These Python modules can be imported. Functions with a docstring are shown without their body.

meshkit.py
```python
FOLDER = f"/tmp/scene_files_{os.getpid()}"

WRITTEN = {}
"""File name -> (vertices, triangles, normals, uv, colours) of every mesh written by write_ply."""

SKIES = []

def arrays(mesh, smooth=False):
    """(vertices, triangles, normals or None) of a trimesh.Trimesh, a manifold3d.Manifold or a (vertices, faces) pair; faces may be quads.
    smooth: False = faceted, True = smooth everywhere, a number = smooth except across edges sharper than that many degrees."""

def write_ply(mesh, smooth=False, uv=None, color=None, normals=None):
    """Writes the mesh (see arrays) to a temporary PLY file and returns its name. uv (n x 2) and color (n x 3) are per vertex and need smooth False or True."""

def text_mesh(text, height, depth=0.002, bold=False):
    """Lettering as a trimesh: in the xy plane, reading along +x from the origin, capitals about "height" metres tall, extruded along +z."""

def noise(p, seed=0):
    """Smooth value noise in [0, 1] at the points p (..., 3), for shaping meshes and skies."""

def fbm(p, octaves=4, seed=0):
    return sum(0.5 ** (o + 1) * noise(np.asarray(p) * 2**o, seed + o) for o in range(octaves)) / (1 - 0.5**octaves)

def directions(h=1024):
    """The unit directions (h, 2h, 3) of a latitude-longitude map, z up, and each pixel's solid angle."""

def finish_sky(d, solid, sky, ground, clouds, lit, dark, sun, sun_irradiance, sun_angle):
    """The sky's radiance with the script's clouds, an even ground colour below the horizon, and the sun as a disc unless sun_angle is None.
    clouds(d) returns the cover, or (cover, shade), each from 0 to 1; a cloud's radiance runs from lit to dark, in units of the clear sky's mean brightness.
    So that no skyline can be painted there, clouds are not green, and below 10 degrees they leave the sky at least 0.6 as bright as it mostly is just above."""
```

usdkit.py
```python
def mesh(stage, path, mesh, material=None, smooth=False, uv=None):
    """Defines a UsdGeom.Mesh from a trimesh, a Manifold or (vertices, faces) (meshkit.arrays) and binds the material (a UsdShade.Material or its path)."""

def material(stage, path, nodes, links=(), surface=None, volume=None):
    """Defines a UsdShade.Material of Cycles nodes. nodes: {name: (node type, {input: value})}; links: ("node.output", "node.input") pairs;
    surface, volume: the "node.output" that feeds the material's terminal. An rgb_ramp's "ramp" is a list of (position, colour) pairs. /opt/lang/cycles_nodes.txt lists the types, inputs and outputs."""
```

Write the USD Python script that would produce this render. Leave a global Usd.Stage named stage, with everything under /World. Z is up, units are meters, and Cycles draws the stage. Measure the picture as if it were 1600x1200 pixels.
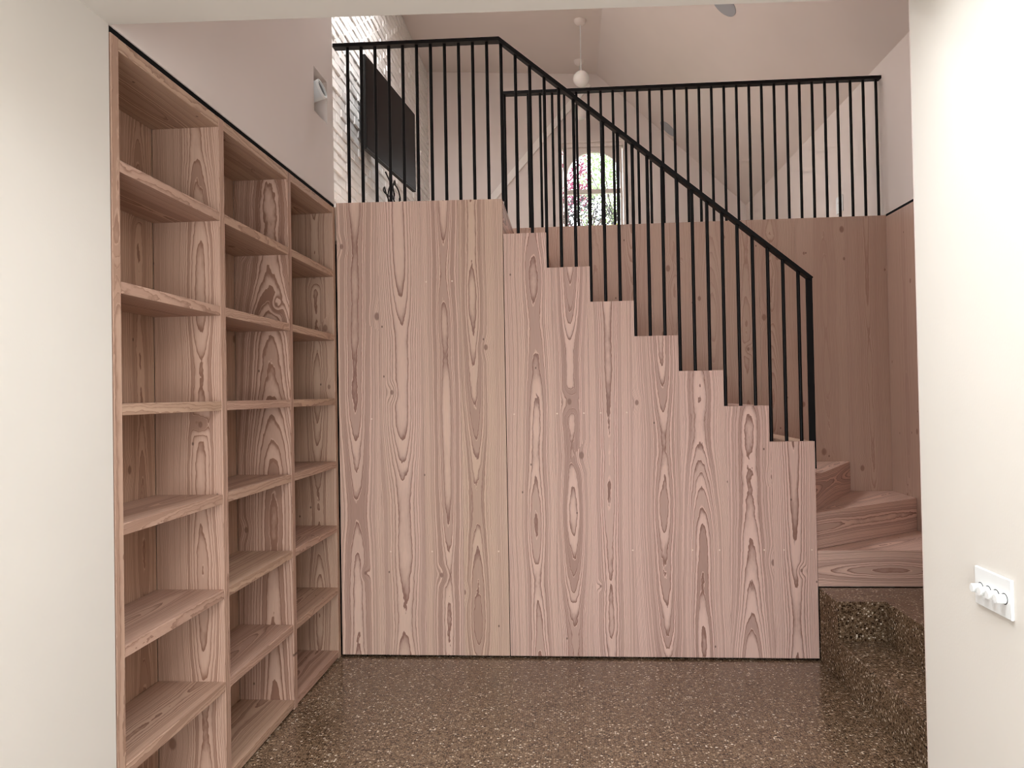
import math, random
import numpy as np
import trimesh
import manifold3d as m3
from shapely.geometry import Polygon, box as sbox
from pxr import Usd, UsdGeom, UsdLux, UsdShade, Gf, Sdf, Vt
import usdkit, meshkit

stage = Usd.Stage.CreateInMemory()
UsdGeom.SetStageUpAxis(stage, UsdGeom.Tokens.z)
UsdGeom.SetStageMetersPerUnit(stage, 1.0)
UsdGeom.Xform.Define(stage, '/World')
rng = np.random.default_rng(11)

# ------------------------------------------------------------------ camera, lights, exposure
CAM = np.array([1.3369, -4.2226, 1.4883])
YAW, PITCH, ROLL, FPX = math.radians(4.3877), math.radians(0.7758), math.radians(-1.0336), 1167.77
fwd = np.array([-math.sin(YAW) * math.cos(PITCH), math.cos(YAW) * math.cos(PITCH), math.sin(PITCH)])
rgt = np.array([math.cos(YAW), math.sin(YAW), 0.0])
upv = np.cross(rgt, fwd)
R_ = math.cos(ROLL) * rgt + math.sin(ROLL) * upv
U_ = -math.sin(ROLL) * rgt + math.cos(ROLL) * upv
cam = UsdGeom.Camera.Define(stage, '/World/camera')
cam.CreateHorizontalApertureAttr(36.0)
cam.CreateVerticalApertureAttr(27.0)
cam.CreateFocalLengthAttr(FPX / 1600 * 36)
cam.CreateClippingRangeAttr(Gf.Vec2f(0.05, 500))
cam.AddTransformOp().Set(Gf.Matrix4d(*R_, 0, *U_, 0, *(-fwd), 0, *CAM, 1))
cam.CreateExposureAttr(0.0)


def rect_light(name, loc, rot, w, h, intensity, color):
    l = UsdLux.RectLight.Define(stage, '/World/' + name)
    l.CreateWidthAttr(w); l.CreateHeightAttr(h)
    l.CreateIntensityAttr(intensity); l.CreateColorAttr(Gf.Vec3f(*color))
    l.AddTranslateOp().Set(Gf.Vec3d(*loc)); l.AddRotateXYZOp().Set(Gf.Vec3f(*rot))
    return l


dome = UsdLux.DomeLight.Define(stage, '/World/overcast_sky')
dome.CreateIntensityAttr(2.2); dome.CreateColorAttr(Gf.Vec3f(0.93, 0.97, 1.0))
# daylight through the openings: rooflight over the passage, rooflight by the brick wall; plus two added fills
rect_light('daylight_passage_rooflight', (1.42, -3.12, 3.00), (0, 0, 0), 1.2, 1.4, 5.2, (0.97, 0.99, 1.0))
rect_light('added_rear_fill', (1.15, -6.42, 1.15), (90, 0, 0), 2.0, 2.0, 4.9, (0.94, 0.975, 1.0))  # unseen fill light added behind the camera to brighten the panel
rect_light('daylight_brick_rooflight', (0.12, 1.0, 5.88), (0, 0, 0), 0.8, 1.7, 29, (0.96, 0.98, 1.0))
rect_light('added_stair_fill', (0.9, -1.0, 5.85), (0, 0, 0), 1.0, 1.2, 2.2, (1.0, 0.98, 0.96))  # unseen fill light added above the stairs

# ------------------------------------------------------------------ node graphs
class Graph:
    def __init__(self):
        self.nodes, self.links = {}, []

    def add(self, kind, out=None, **inp):
        n = f'n{len(self.nodes)}'
        vals = {}
        for k, v in inp.items():
            if isinstance(v, str) and '.' in v and v.split('.')[0] in self.nodes:
                self.links.append((v, f'{n}.{k}'))
            else:
                vals[k] = v
        self.nodes[n] = (kind, vals)
        return f'{n}.{out}' if out else n

    def m(self, op, a, b=0.0, c=None, clamp=False):
        kw = dict(math_type=op, value1=a, value2=b)
        if c is not None: kw['value3'] = c
        if clamp: kw['use_clamp'] = True
        return self.add('math', 'value', **kw)

    def vec(self, x=0.0, y=0.0, z=0.0):
        return self.add('combine_xyz', 'vector', x=x, y=y, z=z)

    def noise(self, v, scale=1.0, detail=2.0, rough=0.5):
        return self.add('noise_texture', 'fac', vector=v, scale=scale, detail=detail, roughness=rough)

    def mix(self, f, a, b, kind='mix'):
        return self.add('mix', 'color', mix_type=kind, fac=f, color1=a, color2=b)

    def ramp(self, f, stops, interp=True):
        return self.add('rgb_ramp', 'color', ramp=stops, interpolate=interp, fac=f)

    def rng(self, v, a, b, c, d, kind='linear'):
        return self.add('map_range', 'result', range_type=kind, value=v, from_min=a, from_max=b, to_min=c, to_max=d, clamp=True)

    def build(self, name, surface):
        return usdkit.material(stage, '/World/Looks/' + name, self.nodes, self.links, surface=surface)


UsdGeom.Scope.Define(stage, '/World/Looks')


def plain(name, color, rough=0.5, spec=0.5, metal=0.0, **kw):
    g = Graph()
    b = g.add('principled_bsdf', 'BSDF', base_color=color, roughness=rough, specular_ior_level=spec, metallic=metal, **kw)
    return g.build(name, b)


def plaster(name, color, rough=0.7):
    g = Graph()
    p = g.add('geometry', 'position')
    n = g.noise(p, 3.0, 3)
    col = g.mix(n, [c * 0.97 for c in color], [min(1, c * 1.03) for c in color])
    fine = g.noise(p, 160.0, 2)
    bmp = g.add('bump', 'normal', height=fine, strength=0.08, distance=0.002)
    b = g.add('principled_bsdf', 'BSDF', base_color=col, roughness=rough, specular_ior_level=0.3, normal=bmp)
    return g.build(name, b)


def wood(name, pale, yellow, dark, contrast=1.0, knots=1.0, knot_share=0.11):
    """Solid softwood: growth rings round a wandering pith. Reads the board's own primvars: grain = metres from the pith across,
    along and into the board; board = (rings per metre, tone, contrast)."""
    g = Graph()
    gr = g.add('separate_xyz'); g.links.append((g.add('attribute', 'vector', attribute='grain'), gr + '.vector'))
    bd = g.add('separate_xyz'); g.links.append((g.add('attribute', 'vector', attribute='board'), bd + '.vector'))
    A, L, N = gr + '.x', gr + '.y', gr + '.z'
    F, T, C = bd + '.x', bd + '.y', bd + '.z'
    # knots: sparse cells
    kv = g.vec(g.m('multiply', A, 5.2), g.m('multiply', L, 3.4), g.m('multiply', N, 1.5))
    vor = g.add('voronoi_texture', None, dimensions='2D', vector=kv, scale=1.0, randomness=1.0)
    kd = vor + '.distance'
    kc = g.add('separate_color'); g.links.append((vor + '.color', kc + '.color'))
    has = g.m('less_than', kc + '.r', knot_share)
    ksize = g.rng(kc + '.g', 0, 1, 0.035, 0.105)
    krel = g.m('divide', kd, ksize)
    bulge = g.m('multiply', g.m('multiply', has, g.rng(krel, 0.0, 5.0, 1.0, 0.0, 'smootherstep')), 0.014 * knots)
    n1 = g.noise(g.vec(0.0, L, 0.0), 0.9, 1.5)
    n2 = g.noise(g.vec(7.3, L, 3.1), 0.9, 1)
    nw = g.noise(g.vec(g.m('multiply', A, 8.0), g.m('multiply', L, 1.7), g.m('multiply', N, 8.0)), 1.0, 2)
    nj = g.noise(g.vec(g.m('multiply', A, 40.0), g.m('multiply', L, 16.0), g.m('multiply', N, 40.0)), 1.0, 2, 0.6)
    D = g.m('add', N, g.m('multiply', g.m('subtract', n1, 0.5), 0.12))
    A2 = g.m('add', A, g.m('multiply', g.m('subtract', n2, 0.5), 0.04))
    r = g.m('sqrt', g.m('add', g.m('add', g.m('multiply', A2, A2), g.m('multiply', D, D)), 0.00001))
    r = g.m('add', r, g.m('multiply', g.m('subtract', nw, 0.5), 0.014))
    r = g.m('add', r, g.m('multiply', g.m('subtract', nj, 0.5), 0.0052))
    r = g.m('add', r, bulge)
    # uneven ring widths, closer together away from the pith
    x = g.m('multiply', r, F)
    x = g.m('multiply', x, g.m('add', 0.52, g.m('multiply', r, 5.5)))
    x = g.m('add', x, g.m('multiply', g.noise(g.vec(g.m('multiply', x, 0.55), g.m('multiply', T, 50.0), 0.0), 1.0, 1), 1.3))
    fr = g.m('fraction', x)
    cell = g.add('white_noise_texture', 'value', dimensions='2D', vector=g.vec(g.m('floor', x), g.m('floor', g.m('multiply', T, 997.0)), 0.0))
    cell = g.rng(cell, 0.45, 1.0, 0.0, 0.72)
    prof = g.ramp(fr, [(0.0, (0, 0, 0)), (0.35, (0.04,) * 3), (0.58, (0.20,) * 3), (0.78, (0.60,) * 3), (0.91, (1,) * 3), (0.97, (1,) * 3), (1.0, (0, 0, 0))])
    prof = g.add('separate_color', 'r', color=prof)
    late = g.m('maximum', prof, g.m('multiply', cell, g.rng(fr, 0.0, 0.06, 0.0, 1.0)))
    fade = g.rng(g.m('absolute', A2), 0.040, 0.095, 1.0, 0.70, 'smoothstep')
    late = g.m('multiply', late, fade)
    tone = g.noise(g.vec(g.m('multiply', A, 3.0), g.m('multiply', L, 0.55), 0.0), 1.0, 2)
    base = g.mix(g.rng(g.m('add', g.m('multiply', T, 0.7), g.m('multiply', tone, 0.6)), 0.35, 0.95, 0.0, 1.0), pale, yellow)
    col = g.mix(g.m('multiply', g.m('multiply', late, C), contrast, clamp=True), base, dark)
    fib = g.noise(g.vec(g.m('multiply', A, 420.0), g.m('multiply', L, 9.0), g.m('multiply', N, 420.0)), 1.0, 2)
    f1 = g.rng(fib, 0.25, 0.75, 0.93, 1.05)
    col = g.mix(1.0, col, g.add('combine_color', 'color', r=f1, g=f1, b=f1), 'multiply')
    core = g.m('multiply', has, g.rng(krel, 0.55, 1.0, 1.0, 0.0, 'smoothstep'))
    kring = g.noise(g.vec(g.m('multiply', krel, 3.0), kc + '.b', 0.0), 1.5, 2)
    kcol = g.mix(kring, [d * 0.55 for d in dark], [d * 1.05 for d in dark])
    col = g.mix(g.m('multiply', core, 0.75 * min(1, knots)), col, kcol)
    # pin knots
    v2 = g.add('voronoi_texture', None, dimensions='2D', vector=g.vec(g.m('multiply', A, 11.0), g.m('multiply', L, 7.0), g.m('multiply', N, 3.0)), scale=1.0)
    c2 = g.add('separate_color'); g.links.append((v2 + '.color', c2 + '.color'))
    pin = g.m('multiply', g.m('less_than', c2 + '.r', 0.05), g.rng(v2 + '.distance', 0.03, 0.06, 1.0, 0.0))
    col = g.mix(g.m('multiply', pin, 0.8 * min(1, knots)), col, [d * 0.4 for d in dark])
    rough = g.rng(late, 0, 1, 0.62, 0.48)
    bmp = g.add('bump', 'normal', height=g.m('subtract', 1.0, late), strength=0.10, distance=0.0006)
    b = g.add('principled_bsdf', 'BSDF', base_color=col, roughness=rough, specular_ior_level=0.32, normal=bmp)
    return g.build(name, b)


def terrazzo(name):
    g = Graph()
    p = g.add('geometry', 'position')
    v = g.add('voronoi_texture', None, dimensions='3D', vector=p, scale=100.0, randomness=1.0)
    c = g.add('separate_color'); g.links.append((v + '.color', c + '.color'))
    stone = g.ramp(c + '.r', [(0.0, (0.018, 0.010, 0.006)), (0.20, (0.050, 0.028, 0.015)), (0.42, (0.130, 0.080, 0.046)), (0.66, (0.21, 0.137, 0.082)), (0.84, (0.32, 0.23, 0.15)), (0.93, (0.52, 0.42, 0.31)), (1.0, (0.80, 0.73, 0.62))])
    size = g.rng(c + '.g', 0, 1, 0.34, 0.62)
    inside = g.m('less_than', v + '.distance', size)
    w = g.add('voronoi_texture', None, dimensions='3D', vector=p, scale=300.0, randomness=1.0)
    wc = g.add('separate_color'); g.links.append((w + '.color', wc + '.color'))
    grit = g.ramp(wc + '.r', [(0.0, (0.050, 0.029, 0.016)), (0.5, (0.155, 0.098, 0.058)), (0.85, (0.23, 0.158, 0.10)), (1.0, (0.42, 0.33, 0.24))])
    col = g.mix(inside, grit, stone)
    blot = g.noise(p, 1.7, 3)
    f = g.rng(blot, 0.3, 0.7, 0.9, 1.1)
    col = g.mix(1.0, col, g.add('combine_color', 'color', r=f, g=f, b=f), 'multiply')
    rr = g.rng(g.noise(p, 26.0, 2), 0.3, 0.7, 0.15, 0.24)
    # only the walked-on faces are ground and polished; the cast sides keep a dull finish
    nz = g.add('separate_xyz', 'z', vector=g.add('geometry', 'true_normal'))
    pol = g.rng(nz, 0.5, 0.9, 0.0, 1.0)
    b = g.add('principled_bsdf', 'BSDF', base_color=col, roughness=g.add('mix_float', 'result', fac=pol, a=0.65, b=rr), specular_ior_level=g.rng(pol, 0.0, 1.0, 0.06, 0.5), coat_weight=g.rng(pol, 0.0, 1.0, 0.0, 0.35), coat_roughness=0.14)
    return g.build(name, b)


M = {}
M['plaster'] = plaster('passage_plaster', (0.69, 0.655, 0.605))
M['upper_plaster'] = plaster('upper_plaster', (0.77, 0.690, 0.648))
M['brick'] = plaster('white_brick_paint', (0.84, 0.82, 0.80), 0.6)
M['mortar'] = plaster('white_mortar_paint', (0.76, 0.74, 0.72), 0.8)
M['wood'] = wood('douglas_fir', (0.77, 0.540, 0.465), (0.68, 0.490, 0.370), (0.295, 0.155, 0.120), 1.0, 1.0)
M['shelfwood'] = wood('bay_shaded_douglas_fir', (0.54, 0.355, 0.275), (0.54, 0.37, 0.268), (0.25, 0.130, 0.088), 1.0, 1.0, 0.15)  # fir copy darkened for the bookcase: shade of the bays put into the colour
M['knotty'] = wood('knotty_douglas_fir', (0.58, 0.405, 0.332), (0.58, 0.415, 0.325), (0.34, 0.18, 0.13), 0.7, 1.0, 0.30)
M['terrazzo'] = terrazzo('brown_terrazzo')
M['black'] = plain('black_steel', (0.004, 0.0035, 0.004), 0.5, 0.22)
M['gap'] = plain('shadow_gap_black', (0.006, 0.006, 0.006), 0.8, 0.1)
M['screen'] = plain('tv_screen', (0.006, 0.004, 0.004), 0.30, 0.05)
M['tvcase'] = plain('tv_case', (0.006, 0.006, 0.006), 0.45, 0.25)
M['white'] = plain('white_plastic', (0.78, 0.80, 0.80), 0.3)
M['opal'] = plain('opal_glass', (0.86, 0.83, 0.81), 0.25, subsurface_weight=0.2)
M['lampgrey'] = plain('grey_white_enamel', (0.66, 0.68, 0.69), 0.35)
M['lens'] = plain('lamp_inside', (0.05, 0.05, 0.055), 0.3)
M['speaker'] = plain('grey_grille', (0.40, 0.41, 0.44), 0.7, 0.2)
M['frame'] = plain('window_paint', (0.80, 0.72, 0.67), 0.45)
M['ply'] = plain('upper_floorboard', (0.55, 0.42, 0.33), 0.5)
M['plug'] = plain('pale_wood_plug', (0.80, 0.64, 0.54), 0.6, 0.3)
M['casing'] = plain('pale_casing_paint', (0.90, 0.85, 0.80), 0.6, 0.3)
M['lawn'] = plain('lawn', (0.08, 0.14, 0.04), 0.9)
M['bark'] = plain('bark', (0.07, 0.05, 0.045), 0.9)


def leaf(name, col):
    g = Graph()
    d = g.add('diffuse_bsdf', 'BSDF', color=col)
    t = g.add('translucent_bsdf', 'BSDF', color=col)
    return g.build(name, g.add('mix_closure', 'closure', fac=0.35, closure1=d, closure2=t))


M['leaf_plum'] = leaf('plum_leaf', (0.20, 0.05, 0.09))
M['leaf_green'] = leaf('green_leaf', (0.26, 0.32, 0.17))
M['leaf_gold'] = leaf('gold_leaf', (0.42, 0.40, 0.12))
M['leaf_dark'] = leaf('dark_leaf', (0.05, 0.05, 0.05))
M['leaf_pink'] = leaf('pink_blossom', (0.55, 0.13, 0.20))


def pane_material():
    g = Graph()
    t = g.add('transparent_bsdf', 'BSDF', color=(0.97, 0.98, 0.98))
    s = g.add('glossy_bsdf', 'BSDF', color=(1, 1, 1), roughness=0.02)
    f = g.add('fresnel', 'fac', IOR=1.45)
    return g.build('window_glass', g.add('mix_closure', 'closure', fac=f, closure1=t, closure2=s))


M['glass'] = pane_material()

# ------------------------------------------------------------------ object helpers
used = {}


def uniq(parent, name):
    k = (parent, name)
    used[k] = used.get(k, -1) + 1
    return name if used[k] == 0 else f'{name}_{used[k]:03d}'


def path_of(parent):
    return '/World' if parent is None else str(parent.GetPath())


def tag(p, label=None, cat=None, group=None, kind=None):
    for k, v in (('label', label), ('category', cat), ('group', group), ('kind', kind)):
        if v: p.SetCustomDataByKey(k, v)
    return p


def obj(name, mesh, mat, parent=None, smooth=False, **tags):
    pp = path_of(parent)
    m = usdkit.mesh(stage, f'{pp}/{uniq(pp, name)}', mesh, M[mat], smooth)
    return tag(m.GetPrim(), **tags)


def thing(name, label, cat, group=None, kind=None, loc=(0, 0, 0)):
    x = UsdGeom.Xform.Define(stage, '/World/' + uniq('/World', name))
    if any(loc): x.AddTranslateOp().Set(Gf.Vec3d(*map(float, loc)))
    return tag(x.GetPrim(), label, cat, group, kind)


def bx(lo, hi):
    lo, hi = np.minimum(lo, hi), np.maximum(lo, hi)
    b = trimesh.creation.box(hi - lo); b.apply_translation((lo + hi) / 2)
    return b


def cham(lo, hi, c):
    lo, hi = np.minimum(lo, hi).astype(float), np.maximum(lo, hi).astype(float)
    pts = []
    for s in np.ndindex(2, 2, 2):
        p = np.where(np.array(s) == 0, lo, hi); d = np.where(np.array(s) == 0, 1.0, -1.0)
        for k in range(3):
            q = p + d * c; q[k] = p[k]; pts.append(q)
    return trimesh.convex.convex_hull(np.array(pts))


def cat(*ms):
    return trimesh.util.concatenate(list(ms))


def cyl(a, b, r, n=16, r2=None):
    a, b = np.array(a, float), np.array(b, float)
    d = b - a; h = np.linalg.norm(d); d = d / h
    t = np.array([1.0, 0, 0]) if abs(d[0]) < 0.9 else np.array([0, 1.0, 0])
    u = np.cross(d, t); u /= np.linalg.norm(u); w = np.cross(d, u)
    r2 = r if r2 is None else r2
    an = np.linspace(0, 2 * np.pi, n, endpoint=False)
    ring = lambda c, rr: c + rr * (np.cos(an)[:, None] * u + np.sin(an)[:, None] * w)
    v = np.vstack([ring(a, r), ring(b, r2), [a], [b]])
    f = []
    for i in range(n):
        j = (i + 1) % n
        f += [(i, j, n + j), (i, n + j, n + i), (2 * n, j, i), (2 * n + 1, n + i, n + j)]
    return trimesh.Trimesh(v, f, process=False)


def tube(pts, r, n=8):
    pts = np.array(pts, float)
    tan = np.gradient(pts, axis=0); tan /= np.linalg.norm(tan, axis=1, keepdims=True)
    ref = np.array([0.31, 0.2, 0.93])
    v = []
    an = np.linspace(0, 2 * np.pi, n, endpoint=False)
    for p, t in zip(pts, tan):
        u = np.cross(t, ref); u /= np.linalg.norm(u); w = np.cross(t, u)
        v.append(p + r * (np.cos(an)[:, None] * u + np.sin(an)[:, None] * w))
    v = np.vstack(v); f = []
    for k in range(len(pts) - 1):
        for i in range(n):
            j = (i + 1) % n; a, b = k * n + i, k * n + j
            f += [(a, b, b + n), (a, b + n, a + n)]
    f += [(0, i + 1, i) for i in range(1, n - 1)]
    e = (len(pts) - 1) * n
    f += [(e, e + i, e + i + 1) for i in range(1, n - 1)]
    return trimesh.Trimesh(v, f, process=False)


def man(mesh):
    mesh = trimesh.Trimesh(mesh.vertices, mesh.faces)
    return m3.Manifold(m3.Mesh(np.asarray(mesh.vertices, np.float32), np.asarray(mesh.faces, np.uint32)))


def tri(m):
    q = m.to_mesh()
    return trimesh.Trimesh(q.vert_properties[:, :3], q.tri_verts, process=False)


def prism(poly, lo, hi, axes):
    """Extrudes a 2-D polygon (coordinates along axes[0], axes[1]) from lo to hi along axes[2]."""
    m = trimesh.creation.extrude_polygon(poly, hi - lo, engine='earcut')
    v = np.zeros((len(m.vertices), 3))
    v[:, axes[0]], v[:, axes[1]], v[:, axes[2]] = m.vertices[:, 0], m.vertices[:, 1], m.vertices[:, 2] + lo
    f = m.faces
    if np.linalg.det(np.eye(3)[list(axes)]) < 0: f = f[:, ::-1]
    return trimesh.Trimesh(v, f, process=False)


def board(name, mesh, parent, along, across, mat='wood', face=+1, rings=120, pith=0.045, a0=None, tone=None, contrast=1.0, center=None, taper=None):
    """A wooden part with its own piece of tree: pith lies 'pith' metres behind the face seen (face = sign of that face's normal axis)."""
    prim = obj(name, mesh, mat, parent)
    v = np.asarray(meshkit.arrays(mesh)[0])
    nrm = 3 - along - across
    c = (v.min(0) + v.max(0)) / 2 if center is None else np.array(center, float)
    a0 = rng.uniform(-0.05, 0.05) if a0 is None else a0
    tone = rng.uniform(0, 1) if tone is None else tone
    seed = rng.uniform(0, 400)
    edge = v[:, nrm].max() if face > 0 else v[:, nrm].min()
    taper = rng.uniform(-0.02, 0.02) if taper is None else taper
    mid = (v[:, along].min() + v[:, along].max()) / 2
    G = np.stack([v[:, across] - c[across] - a0, v[:, along] + seed, face * (v[:, nrm] - edge) + pith + taper * (v[:, along] - mid)], 1)
    pv = UsdGeom.PrimvarsAPI(prim)
    pv.CreatePrimvar('grain', Sdf.ValueTypeNames.Float3Array, 'vertex').Set(Vt.Vec3fArray.FromNumpy(G.astype(np.float32)))
    B = np.tile(np.array([rings, tone, contrast], np.float32), (len(v), 1))
    pv.CreatePrimvar('board', Sdf.ValueTypeNames.Float3Array, 'vertex').Set(Vt.Vec3fArray.FromNumpy(B))
    return prim


X, Y, Z = 0, 1, 2
r, g = 0.2, 0.242          # riser, going
XE = 2.6734                # right end of the stair side
D2 = 0.934                 # far wall of the stairwell
XR = 3.468                 # right wall
XJ = 2.268                 # right wall of the passage
YO = -2.12                 # plane of the opening
TOP = 13 * r

# ------------------------------------------------------------------ the setting
obj('floor', bx((-0.45, -6.6, -0.2), (XR + 0.1, 1.0, 0.0)), 'terrazzo', kind='structure', label='speckled brown polished terrazzo floor', cat='floor')
obj('wall_left', bx((-0.6, -6.6, 0), (0, YO - 0.006, 2.62)), 'plaster', kind='structure', label='plain white plaster wall left of the bookcase opening', cat='wall')
# right wall with a rounded bead at its end, warm light put into the bead colour
RB = 0.03
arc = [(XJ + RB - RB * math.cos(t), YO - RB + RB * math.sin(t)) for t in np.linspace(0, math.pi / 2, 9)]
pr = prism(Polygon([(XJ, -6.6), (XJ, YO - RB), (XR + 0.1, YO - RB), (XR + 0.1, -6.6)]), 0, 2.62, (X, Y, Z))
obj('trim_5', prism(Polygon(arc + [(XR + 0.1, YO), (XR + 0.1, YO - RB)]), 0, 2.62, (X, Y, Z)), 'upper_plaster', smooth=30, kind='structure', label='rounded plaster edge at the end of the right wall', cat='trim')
obj('wall_right', pr, 'plaster', kind='structure', label='plain white plaster wall with the dimmer plate', cat='wall')
obj('wall_rear', cat(bx((-0.6, -6.6, 0), (0.15, -6.45, 2.62)), bx((2.15, -6.6, 0), (XR + .1, -6.45, 2.62)), bx((0.15, -6.6, 2.15), (2.15, -6.45, 2.62)), bx((0.15, -6.6, 0), (2.15, -6.45, 0.15))), 'plaster', kind='structure', label='rear wall of the passage behind the viewer', cat='wall')
# ceiling of the passage and the wall above it: soffit a little out of level, as in the photo
ceil = man(prism(Polygon([(-0.6, 2.6185), (0, 2.604), (XJ, 2.549), (XR + 0.1, 2.52), (XR + 0.1, 3.12), (-0.6, 3.12)]), -6.6, YO, (X, Z, Y)))
ceil = ceil - man(bx((0.78, -3.87, 2.3), (2.06, -2.37, 3.3)))
obj('ceiling', tri(ceil), 'plaster', kind='structure', label='plain passage ceiling ending above the opening', cat='ceiling')
obj('wall_above_opening', bx((-0.6, YO - 0.2, 3.1), (XR + 0.1, YO - 0.02, 6.0)), 'upper_plaster', kind='structure', label='wall over the passage ceiling, facing the upper room', cat='wall')
# upper left plaster wall with its niche
pw = man(bx((-0.6, YO - 0.02, TOP + 0.004), (0, 0.0, 5.7))) - man(bx((-0.13, -0.325, 3.03), (0.1, -0.105, 3.272)))
obj('wall_left_upper', tri(pw), 'upper_plaster', kind='structure', label='grey-white plaster wall above the bookcase, with a square recess', cat='wall')
obj('wall_right_upper', bx((XR, YO - 0.02, TOP + 0.045), (XR + 0.1, 4.9, 3.9)), 'upper_plaster', kind='structure', label='low plaster side wall under the sloping ceiling', cat='wall')
obj('wall_bookcase_back', bx((-0.6, YO, 0), (-0.30, 0.03, TOP)), 'plaster', kind='structure', label='wall behind the bookcase', cat='wall')
obj('wall_right_lower', bx((XR + 0.03, YO, 0), (XR + 0.1, 1.1, TOP + 0.045)), 'plaster', kind='structure', label='wall behind the right stair cladding', cat='wall')
# gable with the arched window opening
YG = 4.8
ap = (1.734, 5.33)
WX0, WX1, WT = 1.30, 2.035, 4.512
gable = Polygon([(-0.5, 2.4), (XR + 0.1, 2.4), (XR + 0.1, 3.585), ap, (-0.5, 5.475)]).difference(sbox(WX0, 2.9, WX1, WT))
obj('wall_back', prism(gable, YG, YG + 0.3, (X, Z, Y)), 'upper_plaster', kind='structure', label='far gable wall around the arched window', cat='wall')
# old rafter line on the gable, left of the window
p0, p1 = np.array((1.63, 5.21)), np.array((0.30, 3.70))
nn = np.array((p0[1] - p1[1], -(p0[0] - p1[0]))); nn = nn / np.linalg.norm(nn) * 0.040
obj('trim_1', prism(Polygon([p0 + nn, p0 - nn, p1 - nn, p1 + nn]), YG - 0.03, YG, (X, Z, Y)), 'casing', kind='structure', label='pale sloping rafter casing on the gable left of the arched window', cat='trim')
# roof: flat part with rooflight and an opening for the added stair fill, right slope
flat = man(prism(Polygon([(-0.6, 5.482), (ap[0], ap[1]), (ap[0], 5.9), (-0.6, 5.9)]), YO - 0.2, YG + 0.3, (X, Z, Y)))
flat = flat - man(bx((-0.30, 0.12, 5.2), (0.54, 1.88, 6.0))) - man(bx((0.38, -1.62, 5.2), (1.42, -0.38, 6.0)))
slope = man(prism(Polygon([ap, (XR + 0.1, 3.585), (XR + 0.1, 4.2), (ap[0], 5.9)]), YO - 0.2, YG + 0.3, (X, Z, Y)))
obj('ceiling_upper', tri(flat + slope), 'upper_plaster', kind='structure', label='pitched plaster ceiling of the upper room', cat='ceiling')
obj('ceiling_roof_deck', cat(bx((-0.6, YO - 0.2, 5.9), (ap[0] + 0.1, YG + 0.3, 5.95))), 'plaster', kind='structure', label='roof deck over the rooflights', cat='roof')
# upper floor
fl = Polygon([(-0.32, 0.034), (0.975, 0.034), (0.975, D2 + 0.03), (XR, D2 + 0.03), (XR, YG), (-0.32, YG)])
obj('upper_floor', prism(fl, TOP - 0.2, TOP - 0.002, (X, Y, Z)), 'ply', kind='structure', label='edge of the upper floor behind the balustrades', cat='floor')

# painted brick wall of the upper room: bricks one by one where the photo tells them apart
wb = thing('wall_brick', 'white painted brick wall behind the television', 'wall', kind='structure')
XB = -0.33
obj('mortar_bed', bx((-0.6, 0.0, TOP - 0.2), (XB - 0.006, YG, 5.5)), 'mortar', wb)
rb = np.random.default_rng(5)
BL, BH, JT = 0.215, 0.065, 0.010
rest = []
nb = 0


def brick(y0, y1, z0, z1):
    out = rb.uniform(-0.004, 0.007)
    m = cham((XB - 0.02, y0 + rb.uniform(0, .004), z0 + rb.uniform(0, .003)), (XB + out, y1 - rb.uniform(0, .004), z1 - rb.uniform(0, .003)), 0.005)
    m.vertices += rb.normal(0, 0.0012, m.vertices.shape)
    return m


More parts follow.
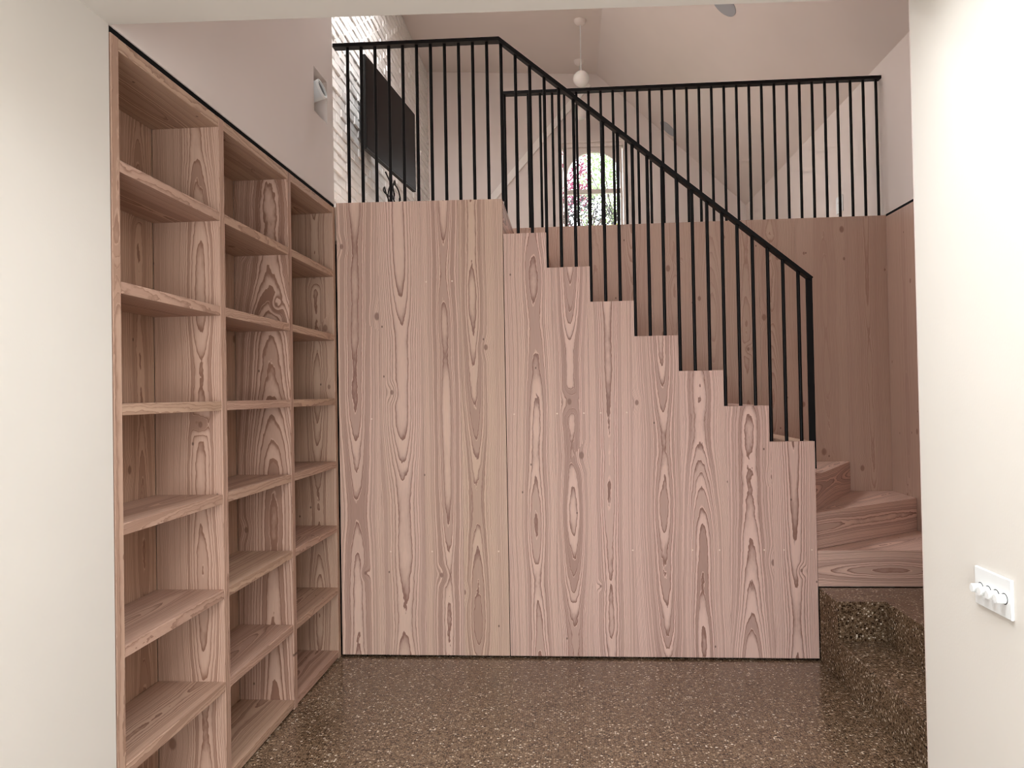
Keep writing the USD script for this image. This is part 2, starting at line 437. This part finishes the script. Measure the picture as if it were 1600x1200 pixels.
row = 0
z = TOP + 0.01
while z < 5.4:
    y = 0.002 - (0.11 if row % 2 else 0)
    while y < YG - 0.02:
        y0, y1 = max(y, 0.002), min(y + BL, YG - 0.004)
        if y1 - y0 > 0.03:
            m = brick(y0, y1, z, z + BH)
            dep = (y0 + y1) / 2 + 4.22
            lowz, higz = 1.49 + (1.06 - 0.0) / 4.22 * dep, 1.49 + 0.50 * dep
            if y0 < 2.75 and lowz - 0.05 < z < higz + 0.05 and nb < 298:
                obj('brick', m, 'brick', wb); nb += 1
            else:
                rest.append(m)
        y += BL + JT
    z += BH + JT; row += 1
obj('brickwork', cat(*rest), 'brick', wb, kind='stuff')

# arched window
w1 = thing('window_1', 'arched two-light window in the far gable with trees outside', 'window', kind='structure')
cx, hw = 1.678, 0.318
an = np.linspace(0, math.pi, 40)
arch = Polygon([(cx + hw, 2.95)] + [(cx + hw * math.cos(t), 4.12 + 0.287 * math.sin(t)) for t in an] + [(cx - hw, 2.95)])
obj('frame', prism(sbox(WX0 + 0.012, 2.9, WX1 - 0.012, WT - 0.05).difference(arch), YG + 0.06, YG + 0.12, (X, Z, Y)), 'frame', w1)
obj('casing', prism(sbox(WX0 - 0.03, 2.88, WX1 + 0.03, WT + 0.012).difference(sbox(WX0 + 0.004, 2.89, WX1 - 0.004, WT - 0.004)), YG - 0.014, YG + 0.02, (X, Z, Y)), 'frame', w1)
obj('lintel', bx((WX0, YG + 0.02, WT - 0.05), (WX1, YG + 0.14, WT)), 'frame', w1)
obj('transom', cham((cx - hw, YG + 0.055, 3.905), (cx + hw, YG + 0.125, 3.955), 0.006), 'frame', w1)
obj('sill', bx((WX0 - 0.02, YG - 0.02, 2.86), (WX1 + 0.02, YG + 0.2, 2.9)), 'frame', w1)
obj('pane', prism(arch.intersection(sbox(0, 3.93, 4, 5)), YG + 0.085, YG + 0.091, (X, Z, Y)), 'glass', w1)
obj('pane', prism(arch.intersection(sbox(0, 2.9, 4, 3.93)), YG + 0.085, YG + 0.091, (X, Z, Y)), 'glass', w1)

# ------------------------------------------------------------------ staircase
st = thing('staircase', 'pale pink Douglas fir staircase with stepped side and winding lower treads', 'staircase')
PT = 0.03
saw = [(0.9785, 0.012), (XE, 0.012)]
for i in range(7):
    saw += [(XE - i * g, (6 + i) * r), (XE - (i + 1) * g, (6 + i) * r)]
stepped = Polygon(saw + [(0.9785, 12 * r)]) if saw[-1][0] > 0.9785 else Polygon([p for p in saw if p[0] >= 0.9785] + [(0.9785, 12 * r)])
# (pixel-free plank widths read from the photo)
edges = [0.9785, 1.252, 1.446, 1.688, 1.946, 2.201, 2.440, XE]
rings = [88, 115, 88, 112, 92, 74, 78]
piths = [0.050, 0.055, 0.040, 0.060, 0.085, 0.090, 0.040]
offs = [0.03, -0.005, -0.015, 0.035, -0.02, 0.0, 0.0]
tones = [0.3, 0.2, 0.15, 0.1, 0.05, 0.0, 0.02]  # pinker planks toward the right: cool daylight put into their tone
tapers = [0.022, -0.026, -0.012, -0.030, 0.040, 0.045, 0.004]
rng = np.random.default_rng(21)
for k in range(7):
    poly = stepped.intersection(sbox(edges[k] + (0.0003 if k else 0), 0, edges[k + 1] - (0.0003 if k < 6 else 0), 3))
    board('plank', prism(poly, 0.0, PT, (X, Z, Y)), st, Z, X, face=-1, rings=rings[k], pith=piths[k], a0=offs[k], tone=tones[k], taper=tapers[k],
          center=((edges[k] + edges[k + 1]) / 2, 0, 0))
# pale plugs over the screw holes: (plank, x, z)
for k, xp, zp in [(0, 1.022, 1.374), (1, 1.265, 1.374), (1, 1.415, 1.374), (2, 1.508, 1.374), (2, 1.655, 1.374), (3, 1.672, 0.605), (4, 2.0, 0.605), (4, 2.148, 0.605), (5, 2.39, 0.605), (6, 2.495, 0.605), (6, 2.645, 0.605)]:
    obj('plug', cyl((xp, -0.0003, zp), (xp, 0.004, zp), 0.0048, 12), 'plug', st)
# straight flight
for i in range(7):
    zt = (6 + i) * r
    x1, x0 = XE - i * g - (0.016 if i == 0 else 0), XE - (i + 1) * g
    board('tread', cham((x0 - 0.002, PT + 0.001, zt - 0.035), (x1, D2 - 0.002, zt - 0.001), 0.002), st, Y, X, face=1)
    board('riser', bx((x1 - 0.022, PT + 0.001, zt - r), (x1 - 0.002, D2 - 0.002, zt - 0.036)), st, Y, Z, face=1)
board('riser', bx((XE - 7 * g - 0.022, PT + 0.001, TOP - r), (XE - 7 * g - 0.002, D2 - 0.002, TOP - 0.004)), st, Y, Z, face=1)
# winders
NW = (2.690, 0.036)
E2, E3 = (XR - 0.002, 0.59), (3.198, D2 - 0.002)


def skew(name, poly, z0, z1, a, b, **kw):
    """A flat board whose grain runs from a to b: grain coordinates taken in the turned frame."""
    m = prism(Polygon(poly), z0, z1, (X, Y, Z))
    prim = obj(name, m, 'wood', st)
    v = np.asarray(m.vertices); d = np.array(b) - np.array(a); d = d / np.linalg.norm(d); n = np.array((-d[1], d[0]))
    c = np.array(kw.get('c', a))
    G = np.stack([(v[:, :2] - c) @ n, (v[:, :2] - c) @ d + rng.uniform(0, 300), v[:, 2] - z1 + kw.get('pith', 0.05)], 1)
    pv = UsdGeom.PrimvarsAPI(prim)
    pv.CreatePrimvar('grain', Sdf.ValueTypeNames.Float3Array, 'vertex').Set(Vt.Vec3fArray.FromNumpy(G.astype(np.float32)))
    pv.CreatePrimvar('board', Sdf.ValueTypeNames.Float3Array, 'vertex').Set(Vt.Vec3fArray.FromNumpy(np.tile(np.float32([110, 0.3, 0.8]), (len(v), 1))))


def skew_riser(a, b, z0, z1, t=0.02):
    d = np.array(b) - np.array(a); L = np.linalg.norm(d); d = d / L; n = np.array((-d[1], d[0]))
    m = bx((0, 0, z0), (L, t, z1)); v = np.asarray(m.vertices).copy()
    loc = v.copy()
    v[:, :2] = np.array(a) + loc[:, :1] * d + loc[:, 1:2] * n
    mm = trimesh.Trimesh(v, m.faces, process=False)
    prim = obj('riser', mm, 'wood', st)
    G = np.stack([loc[:, 2] - (z0 + z1) / 2 + rng.uniform(-.04, .04), loc[:, 0] + rng.uniform(0, 300), -loc[:, 1] + 0.045], 1)
    pv = UsdGeom.PrimvarsAPI(prim)
    pv.CreatePrimvar('grain', Sdf.ValueTypeNames.Float3Array, 'vertex').Set(Vt.Vec3fArray.FromNumpy(G.astype(np.float32)))
    pv.CreatePrimvar('board', Sdf.ValueTypeNames.Float3Array, 'vertex').Set(Vt.Vec3fArray.FromNumpy(np.tile(np.float32([110, 0.3, 0.9]), (len(v), 1))))


XQ = XE + 0.003
skew_riser((XQ, 0.004), (XR - 0.002, 0.004), 2 * r + 0.004, 3 * r)
skew('tread', [(XQ, 0.0245), (XR - 0.002, 0.0245), (XR - 0.002, E2[1] - 0.002), (XQ + 0.01, 0.036)], 3 * r - 0.034, 3 * r, NW, E2, c=(3.1, 0.15))
skew_riser((XQ, 0.034), E2, 3 * r + 0.0005, 4 * r)
skew('tread', [(XQ, 0.060), (E2[0], E2[1] + 0.026), (XR - 0.002, D2 - 0.002), (E3[0], D2 - 0.002), (E3[0] - 0.008, E3[1] - 0.016)], 4 * r - 0.034, 4 * r, NW, (3.4, 0.75), c=(3.1, 0.5))
skew_riser((XQ, 0.050), (E3[0] - 0.008, E3[1] - 0.014), 4 * r + 0.0005, 5 * r)
skew('tread', [(XQ, 0.095), (E3[0] - 0.022, E3[1]), (XQ - 0.0225, D2 - 0.002), (XQ - 0.0225, 0.095)], 5 * r - 0.034, 5 * r, NW, E3, c=(2.9, 0.5))

# tall flush panel left of the steps
cp = thing('cupboard_panel', 'tall flush fir panel of four planks between the bookcase and the stepped stair side', 'panel')
ed = [0.0095, 0.251, 0.500, 0.721, 0.9745]
rings = [74, 62, 112, 112]
piths = [0.060, 0.075, 0.040, 0.055]
offs = [-0.02, 0.0, 0.02, -0.045]
tones = [0.55, 0.5, 0.55, 0.8]  # yellower planks: the warmer light on this side put into their tone
tapers = [-0.018, -0.030, -0.008, -0.022]
for k in range(4):
    zt0, zt1 = [TOP + 0.012 * (1 - x / 0.98) for x in (ed[k], ed[k + 1])]
    poly = Polygon([(ed[k] + 0.0003, 0.012), (ed[k + 1] - 0.0003, 0.012), (ed[k + 1] - 0.0003, zt1), (ed[k] + 0.0003, zt0)])
    board('plank', prism(poly, 0.0, PT, (X, Z, Y)), cp, Z, X, face=-1, rings=rings[k], pith=piths[k], a0=offs[k], tone=tones[k], taper=tapers[k])
for k, xp, zp in [(1, 0.300, 0.60), (2, 0.540, 0.60), (3, 0.920, 0.60), (2, 0.530, 2.14), (2, 0.680, 2.14), (0, 0.2, 1.36)]:
    obj('plug', cyl((xp, -0.0003, zp), (xp, 0.004, zp), 0.0048, 12), 'plug', cp)
obj('trim_2', cat(bx((-0.3, PT + 0.002, 0), (0.985, PT + 0.008, 2.38)), prism(stepped.buffer(-0.012, join_style=2).union(sbox(0.9, 0, XE + 0.004, 1.0)), PT + 0.0005, PT + 0.0015, (X, Z, Y))), 'gap', kind='structure', label='dark recess behind the joints of the stair side', cat='trim')  # unseen black sheet added to block light coming through the joints
obj('wall_understairs', cat(bx((-0.6, D2 + 0.03, 0), (XR + 0.1, D2 + 0.1, TOP - 0.21)), bx((-0.6, 0.03, 0), (-0.34, D2 + 0.03, TOP - 0.21)), bx((XR + 0.03, 1.1, 2.38), (XR + 0.1, YG, 2.60))), 'plaster', kind='structure', label='unseen wall closing the space under the upper floor', cat='wall')

# ------------------------------------------------------------------ wood lining of the stairwell
lin = thing('stairwell_lining', 'knotty fir boards lining the far side of the stairwell', 'panelling')
xs = [0.955, 1.17, 1.43, 1.68, 1.92, 2.17, 2.40, 2.63, 2.87, 3.197, XR]
for k in range(10):
    a, b = xs[k] + .0004, xs[k + 1] - .0004
    board('plank', bx((a, D2, 0.3), (b, D2 + 0.028, 2.638)), lin, Z, X, mat='knotty', face=-1, rings=rng.uniform(95, 150), pith=rng.uniform(0.03, .07), tone=rng.uniform(0.2, 0.8), contrast=rng.uniform(.6, 1.0))
lin2 = thing('side_lining', 'knotty fir boards lining the right wall beside the winding treads', 'panelling')
ys = [-2.1, -1.75, -1.4, -1.05, -0.7, -0.35, 0.0, 0.24, 0.46, D2]
for k in range(9):
    board('plank', bx((XR, ys[k] + .0004, 0.0), (XR + 0.028, ys[k + 1] - .0004, 2.630)), lin2, Z, Y, mat='knotty', face=-1, rings=rng.uniform(95, 150), pith=rng.uniform(0.03, .07), tone=rng.uniform(0.2, 0.8), contrast=rng.uniform(.6, 1.0))
obj('trim_3', bx((XR - 0.001, YO, 2.631), (XR + 0.03, D2, 2.645)), 'gap', kind='structure', label='thin black shadow gap above the right stair lining', cat='trim')

# ------------------------------------------------------------------ concrete steps
cs = thing('concrete_steps', 'brown exposed-aggregate concrete steps at the foot of the wooden stair', 'steps')
XC = XE + 0.005
L1 = man(cham((XC, YO + 0.02, 0), (XR - 0.001, -0.002, 2 * r), 0.004))
obj('landing', tri(L1 - man(bx((XC - 0.1, -1.255, -0.1), (XC + 0.24, -0.284, 1.0)))), 'terrazzo', cs)
obj('step', cham((XC + 0.0005, -1.2545, 0), (XC + 0.2395, -0.2845, r), 0.003), 'terrazzo', cs)

# ------------------------------------------------------------------ bookcase
bc = thing('bookcase', 'built-in pale fir bookcase of three bays with open shelves', 'bookcase')
BD = 0.27
ups = [(-2.118, -2.078), (-1.433, -1.391), (-0.724, -0.682), (-0.036, 0.006)]
rng = np.random.default_rng(77)
upr = [dict(rings=120), dict(rings=125, pith=0.05, a0=0.05), dict(rings=62, pith=0.105, a0=0.045, contrast=1.5, taper=0.055), dict(rings=120)]
for (a, b), kw in zip(ups, upr):
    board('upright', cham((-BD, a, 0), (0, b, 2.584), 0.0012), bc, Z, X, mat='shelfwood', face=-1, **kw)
lev = [2.215, 1.848, 1.481, 1.122, 0.757, 0.404]
TH = 0.036
for k in range(3):
    y0, y1 = ups[k][1] + 0.0005, ups[k + 1][0] - 0.0005
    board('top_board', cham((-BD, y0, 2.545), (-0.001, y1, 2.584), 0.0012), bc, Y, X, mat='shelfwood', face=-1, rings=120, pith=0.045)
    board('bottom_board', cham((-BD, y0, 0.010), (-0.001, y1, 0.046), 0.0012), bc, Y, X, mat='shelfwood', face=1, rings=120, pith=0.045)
    for zt in lev:
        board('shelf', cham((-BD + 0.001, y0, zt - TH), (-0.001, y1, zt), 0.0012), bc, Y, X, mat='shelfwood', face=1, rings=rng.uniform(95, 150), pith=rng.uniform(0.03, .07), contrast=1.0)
    w = (y1 - y0) / 3
    for j in range(3):
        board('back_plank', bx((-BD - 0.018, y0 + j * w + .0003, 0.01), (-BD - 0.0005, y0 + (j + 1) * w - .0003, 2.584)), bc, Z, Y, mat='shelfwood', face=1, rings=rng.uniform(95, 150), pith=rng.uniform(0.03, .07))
obj('trim_4', bx((-0.29, YO, 2.5845), (-0.004, 0.005, TOP + 0.003)), 'gap', kind='structure', label='black shadow gap between the bookcase and the plaster above', cat='trim')

# ------------------------------------------------------------------ balustrades
YB = 0.047
sb = thing('stair_balustrade', 'black steel balustrade sloping down along the near side of the stairs', 'balustrade')
A0, A1, A2 = np.array((-0.004, 3.553)), np.array((0.971, 3.541)), np.array((2.694, 2.106))
RT, RW = 0.020, 0.052


def rail_poly(pts, t):
    """A flat bar seen edge on: the polyline is the top edge, t its thickness."""
    pts = [np.array(p, float) for p in pts]; low = []
    for i, p in enumerate(pts):
        ns = []
        for a, b in ((i - 1, i), (i, i + 1)):
            if a >= 0 and b < len(pts):
                d = pts[b] - pts[a]; d = d / np.linalg.norm(d); ns.append(np.array((d[1], -d[0])))
        n = sum(ns) / len(ns); n = n / np.linalg.norm(n)
        low.append(p + n * t / (n @ ns[0]))
    return Polygon(pts + low[::-1])


obj('handrail', prism(rail_poly([A0, A1, A2], RT), YB - RW / 2, YB + RW / 2, (X, Z, Y)), 'black', sb)
obj('newel', bx((2.660, YB - 0.006, 1.045), (2.694, YB + 0.006, 2.106 - 0.004)), 'black', sb)


def rail_z(x):
    return A0[1] + (A1[1] - A0[1]) * (x - A0[0]) / (A1[0] - A0[0]) if x < A1[0] else A1[1] + (A2[1] - A1[1]) * (x - A1[0]) / (A2[0] - A1[0])


xb, k = 0.077, 0
while xb < 2.64:
    st_i = int(math.floor((XE - xb) / g))
    zb = TOP - 0.002 if xb < 0.975 else (6 + st_i) * r - 0.001
    obj('baluster', cyl((xb, YB, zb), (xb, YB, rail_z(xb) - 0.017), 0.0094, 10), 'black', sb, smooth=40)
    k += 1; xb += 0.0820
lb = thing('landing_balustrade', 'level black steel balustrade along the far edge of the stairwell', 'balustrade')
YF = D2 + 0.045
B0, B1 = np.array((0.905, 3.605)), np.array((XR - 0.001, 3.588))
obj('handrail', prism(rail_poly([B0, B1], RT), YF - RW / 2, YF + RW / 2, (X, Z, Y)), 'black', lb)
for i in range(31):
    xx = 0.918 + i * (3.440 - 0.918) / 30
    obj('baluster', cyl((xx, YF, 2.597), (xx, YF, 3.605 - (xx - .905) * 0.0066 - 0.017), 0.0092 if i else 0.012, 10), 'black', lb, smooth=40)

# ------------------------------------------------------------------ television
tv = thing('television', 'large dark flat television on the white brick wall', 'television')
t0, t1 = np.array((-0.150, 1.28)), np.array((-0.030, 2.52))
tz0, tz1 = 3.355, 4.075
d = (t1 - t0) / np.linalg.norm(t1 - t0); n = np.array((d[1], -d[0]))   # n points into the room


def slab(u0, u1, w0, w1, z0, z1, c=0.0):
    """Box in the set's own frame: u along its width, w out of its face."""
    m = cham((u0, w0, z0), (u1, w1, z1), c) if c else bx((u0, w0, z0), (u1, w1, z1))
    v = np.asarray(m.vertices).copy(); o = v.copy()
    v[:, :2] = t0 + o[:, :1] * d + o[:, 1:2] * n
    f = m.faces
    if d[0] * n[1] - d[1] * n[0] < 0: f = f[:, ::-1]
    return trimesh.Trimesh(v, f, process=False)


LT = np.linalg.norm(t1 - t0)
obj('casing', slab(0, LT, -0.035, -0.001, tz0, tz1, 0.004), 'tvcase', tv)
obj('rear_housing', slab(0.2, LT - 0.2, -0.075, -0.036, tz0 + 0.05, tz1 - 0.25, 0.01), 'tvcase', tv)
obj('screen', slab(0.009, LT - 0.009, -0.001, 0.0012, tz0 + 0.016, tz1 - 0.009), 'screen', tv)
obj('bracket', cat(slab(0.45, 0.75, -0.09, -0.076, 3.6, 3.85), bx((XB + 0.016, 1.70, 3.55), (XB + 0.026, 2.05, 3.9)), cyl((XB + 0.015, 1.85, 3.72), (-0.175, 1.88, 3.72), 0.02)), 'tvcase', tv)
tt = np.linspace(0, 1, 60)
loop = np.stack([-0.19 + 0.04 * np.sin(tt * 9), 2.02 + 0.24 * tt + 0.12 * np.sin(tt * 13.0), 3.40 - 0.10 * np.sin(tt * math.pi) - 0.14 * np.abs(np.sin(tt * 6.6)) * (1 - 0.2 * tt)], 1)
loop2 = np.stack([-0.2 + 0.03 * np.cos(tt * 7), 2.33 + 0.15 * np.cos(tt * 12.5), 3.27 + 0.10 * np.sin(tt * 12.5) + 0.03 * tt], 1)
obj('cable', cat(tube(loop, 0.006), tube(loop2, 0.006)), 'tvcase', tv, smooth=50)

# ------------------------------------------------------------------ pendants
def pendant(x, y, zc, zr, label, rad):
    p = thing('pendant_lamp', label, 'lamp', group='globe pendants of the upper room', loc=(x, y, 0))
    s = trimesh.creation.icosphere(4, rad); s.apply_translation((0, 0, zc))
    obj('globe', s, 'opal', p, smooth=True)
    obj('cap', cyl((0, 0, zc + rad * 0.97), (0, 0, zc + rad + 0.016), 0.009, 16, 0.006), 'white', p, smooth=40)
    obj('cord', cyl((0, 0, zc + rad + 0.015), (0, 0, zr - 0.05), 0.0035, 8), 'white', p, smooth=40)
    prof = np.array([(0.0, -0.052), (0.014, -0.051), (0.040, -0.044), (0.056, -0.026), (0.064, -0.006), (0.066, 0.012), (0.0, 0.012)])
    rose = trimesh.creation.revolve(prof, sections=28); rose.apply_translation((0, 0, zr))
    obj('ceiling_rose', rose, 'frame', p, smooth=40)


flat_z = lambda x: 5.482 + (x + 0.6) / (ap[0] + 0.6) * (ap[1] - 5.482)
pendant(1.519, 3.50, 4.735, flat_z(1.519), 'white globe pendant on a long cord, the nearer and higher one in the photo', 0.083)
pendant(1.525, 4.45, 4.735, flat_z(1.525), 'white globe pendant farther back, partly behind the sloping handrail', 0.083)

# ------------------------------------------------------------------ ceiling speakers on the right slope
sd = np.array((XR + 0.1 - ap[0], 0, 3.585 - ap[1])); sd = sd / np.linalg.norm(sd)
sn = np.array((sd[2], 0, -sd[0]))
sn = sn if sn[2] < 0 else -sn


def slope_hit(px, py):
    dd = fwd + R_ * (px - 800) / FPX - U_ * (py - 600) / FPX
    t = ((np.array((ap[0], 0, ap[1])) - CAM) @ sn) / (dd @ sn)
    return CAM + t * dd


SPK = [(slope_hit(1131, 6), 'grey round ceiling speaker high on the slope, cut by the opening edge'),
       (slope_hit(1044, 201), 'grey round ceiling speaker on the slope behind the level balustrade')]
for c, lab in SPK:
    s = thing('ceiling_speaker', lab, 'speaker', group='round speakers in the sloping ceiling', loc=c)
    obj('grille', cyl(-sn * 0.01, sn * 0.004, 0.115, 40), 'speaker', s, smooth=40)
    ring = trimesh.creation.annulus(0.112, 0.12, 0.008, sections=40)
    T = trimesh.geometry.align_vectors([0, 0, 1], sn); ring.apply_transform(T)
    obj('rim', ring, 'speaker', s)

# ------------------------------------------------------------------ recessed wall spotlight
sp = thing('wall_spotlight', 'round white spotlight tilted in a square wall recess', 'lamp')
ax = np.array((0.92, -0.06, 0.30)); ax /= np.linalg.norm(ax)
c0 = np.array((-0.128, -0.262, 3.115)); c1 = c0 + ax * 0.155
obj('body', cyl(c0, c1, 0.046, 28, 0.052), 'lampgrey', sp, smooth=40)
an2 = trimesh.creation.annulus(0.044, 0.053, 0.012, sections=32); an2.apply_transform(trimesh.geometry.align_vectors([0, 0, 1], ax)); an2.apply_translation(c1 + ax * 0.006)
obj('rim', an2, 'white', sp)
obj('reflector', cyl(c1 + ax * 0.001, c1 + ax * 0.003, 0.0445, 28), 'lens', sp)

# ------------------------------------------------------------------ switches
dm = thing('dimmer_switch', 'white four-knob dimmer plate on the right wall', 'switch')
py0, py1, pz0, pz1 = -2.558, -2.415, 0.988, 1.074
obj('plate', cham((XJ - 0.007, py0, pz0), (XJ, py1, pz1), 0.0015), 'white', dm)
for i in range(4):
    yk = py0 + 0.0245 + i * 0.0312; zk = (pz0 + pz1) / 2 - 0.002
    kb = obj('knob', cat(cyl((XJ - 0.0075, yk, zk), (XJ - 0.026, yk, zk), 0.0105, 28, 0.0098), cyl((XJ - 0.026, yk, zk), (XJ - 0.0275, yk, zk), 0.0098, 28, 0.0085)), 'white', dm, smooth=40)
    obj('collar', cyl((XJ - 0.0068, yk, zk), (XJ - 0.0076, yk, zk), 0.0122, 28), 'tvcase', kb)
sw = thing('light_switch', 'small white double wall plate behind the level balustrade', 'switch')
obj('plate', cham((XR - 0.009, 1.70, 2.855), (XR, 1.83, 2.985), 0.002), 'white', sw)
for zz in (2.872, 2.930):
    obj('rocker', cham((XR - 0.014, 1.735, zz), (XR - 0.0085, 1.795, zz + 0.042), 0.002), 'white', sw)

# ------------------------------------------------------------------ outside the arched window
obj('lawn', bx((-12, YG + 0.6, -0.15), (16, 40, 0)), 'lawn', kind='structure', label='lawn outside beyond the gable', cat='ground')


def tree(x, y, zc, rx, rz, n, size, mat, label, seed, twigs=14):
    q = np.random.default_rng(seed)
    t = thing('tree', label, 'tree', loc=(x, y, 0))
    parts = [cyl((0, 0, -0.05), (0.05, 0, zc - rz * 0.4), 0.11, 10, 0.06)]
    for _ in range(twigs):
        e = np.array((q.uniform(-1, 1) * rx * .8, q.uniform(-1, 1) * rx * .6, zc + q.uniform(-.6, .8) * rz))
        a = np.array((0.05, 0, zc - rz * q.uniform(.3, .6)))
        parts.append(cyl(a, e, 0.03, 6, 0.008))
    obj('trunk', cat(*parts), 'bark', t)
    p = q.normal(size=(n, 3)); p /= np.linalg.norm(p, axis=1, keepdims=True); p *= q.uniform(0.25, 1, (n, 1)) ** 0.5
    p = p * (rx, rx, rz) + (0, 0, zc)
    keep = meshkit.noise(p * 1.9 + seed, seed) > 0.42
    p = p[keep]; k = len(p)
    u = q.normal(size=(k, 3)); u /= np.linalg.norm(u, axis=1, keepdims=True)
    w = np.cross(u, q.normal(size=(k, 3))); w /= np.linalg.norm(w, axis=1, keepdims=True)
    s = size * q.uniform(.6, 1.2, (k, 1))
    v = np.stack([p - u * s, p + w * s * .45, p + u * s, p - w * s * .45], 1).reshape(-1, 3)
    b = np.arange(k)[:, None] * 4
    f = np.vstack([b + [0, 1, 2], b + [0, 2, 3]])
    obj('crown', trimesh.Trimesh(v, f, process=False), mat, t, kind='stuff')


tree(0.75, 14.5, 6.5, 1.3, 1.7, 5200, 0.055, 'leaf_plum', 'plum-leaved tree filling the left of the arched window', 1)
tree(2.75, 18.5, 7.4, 1.2, 1.9, 4200, 0.065, 'leaf_green', 'light green tree at the right of the arched window', 2)
tree(1.65, 10.6, 4.65, 0.8, 0.75, 2600, 0.035, 'leaf_dark', 'dark twiggy tree low in the middle of the arched window', 3, 40)
tree(2.2, 8.4, 3.85, 0.33, 0.5, 900, 0.035, 'leaf_gold', 'yellow-green bush low at the right of the arched window', 4)
tree(1.5, 6.9, 3.38, 0.5, 0.2, 700, 0.03, 'leaf_pink', 'pink blossom along the foot of the arched window', 5)
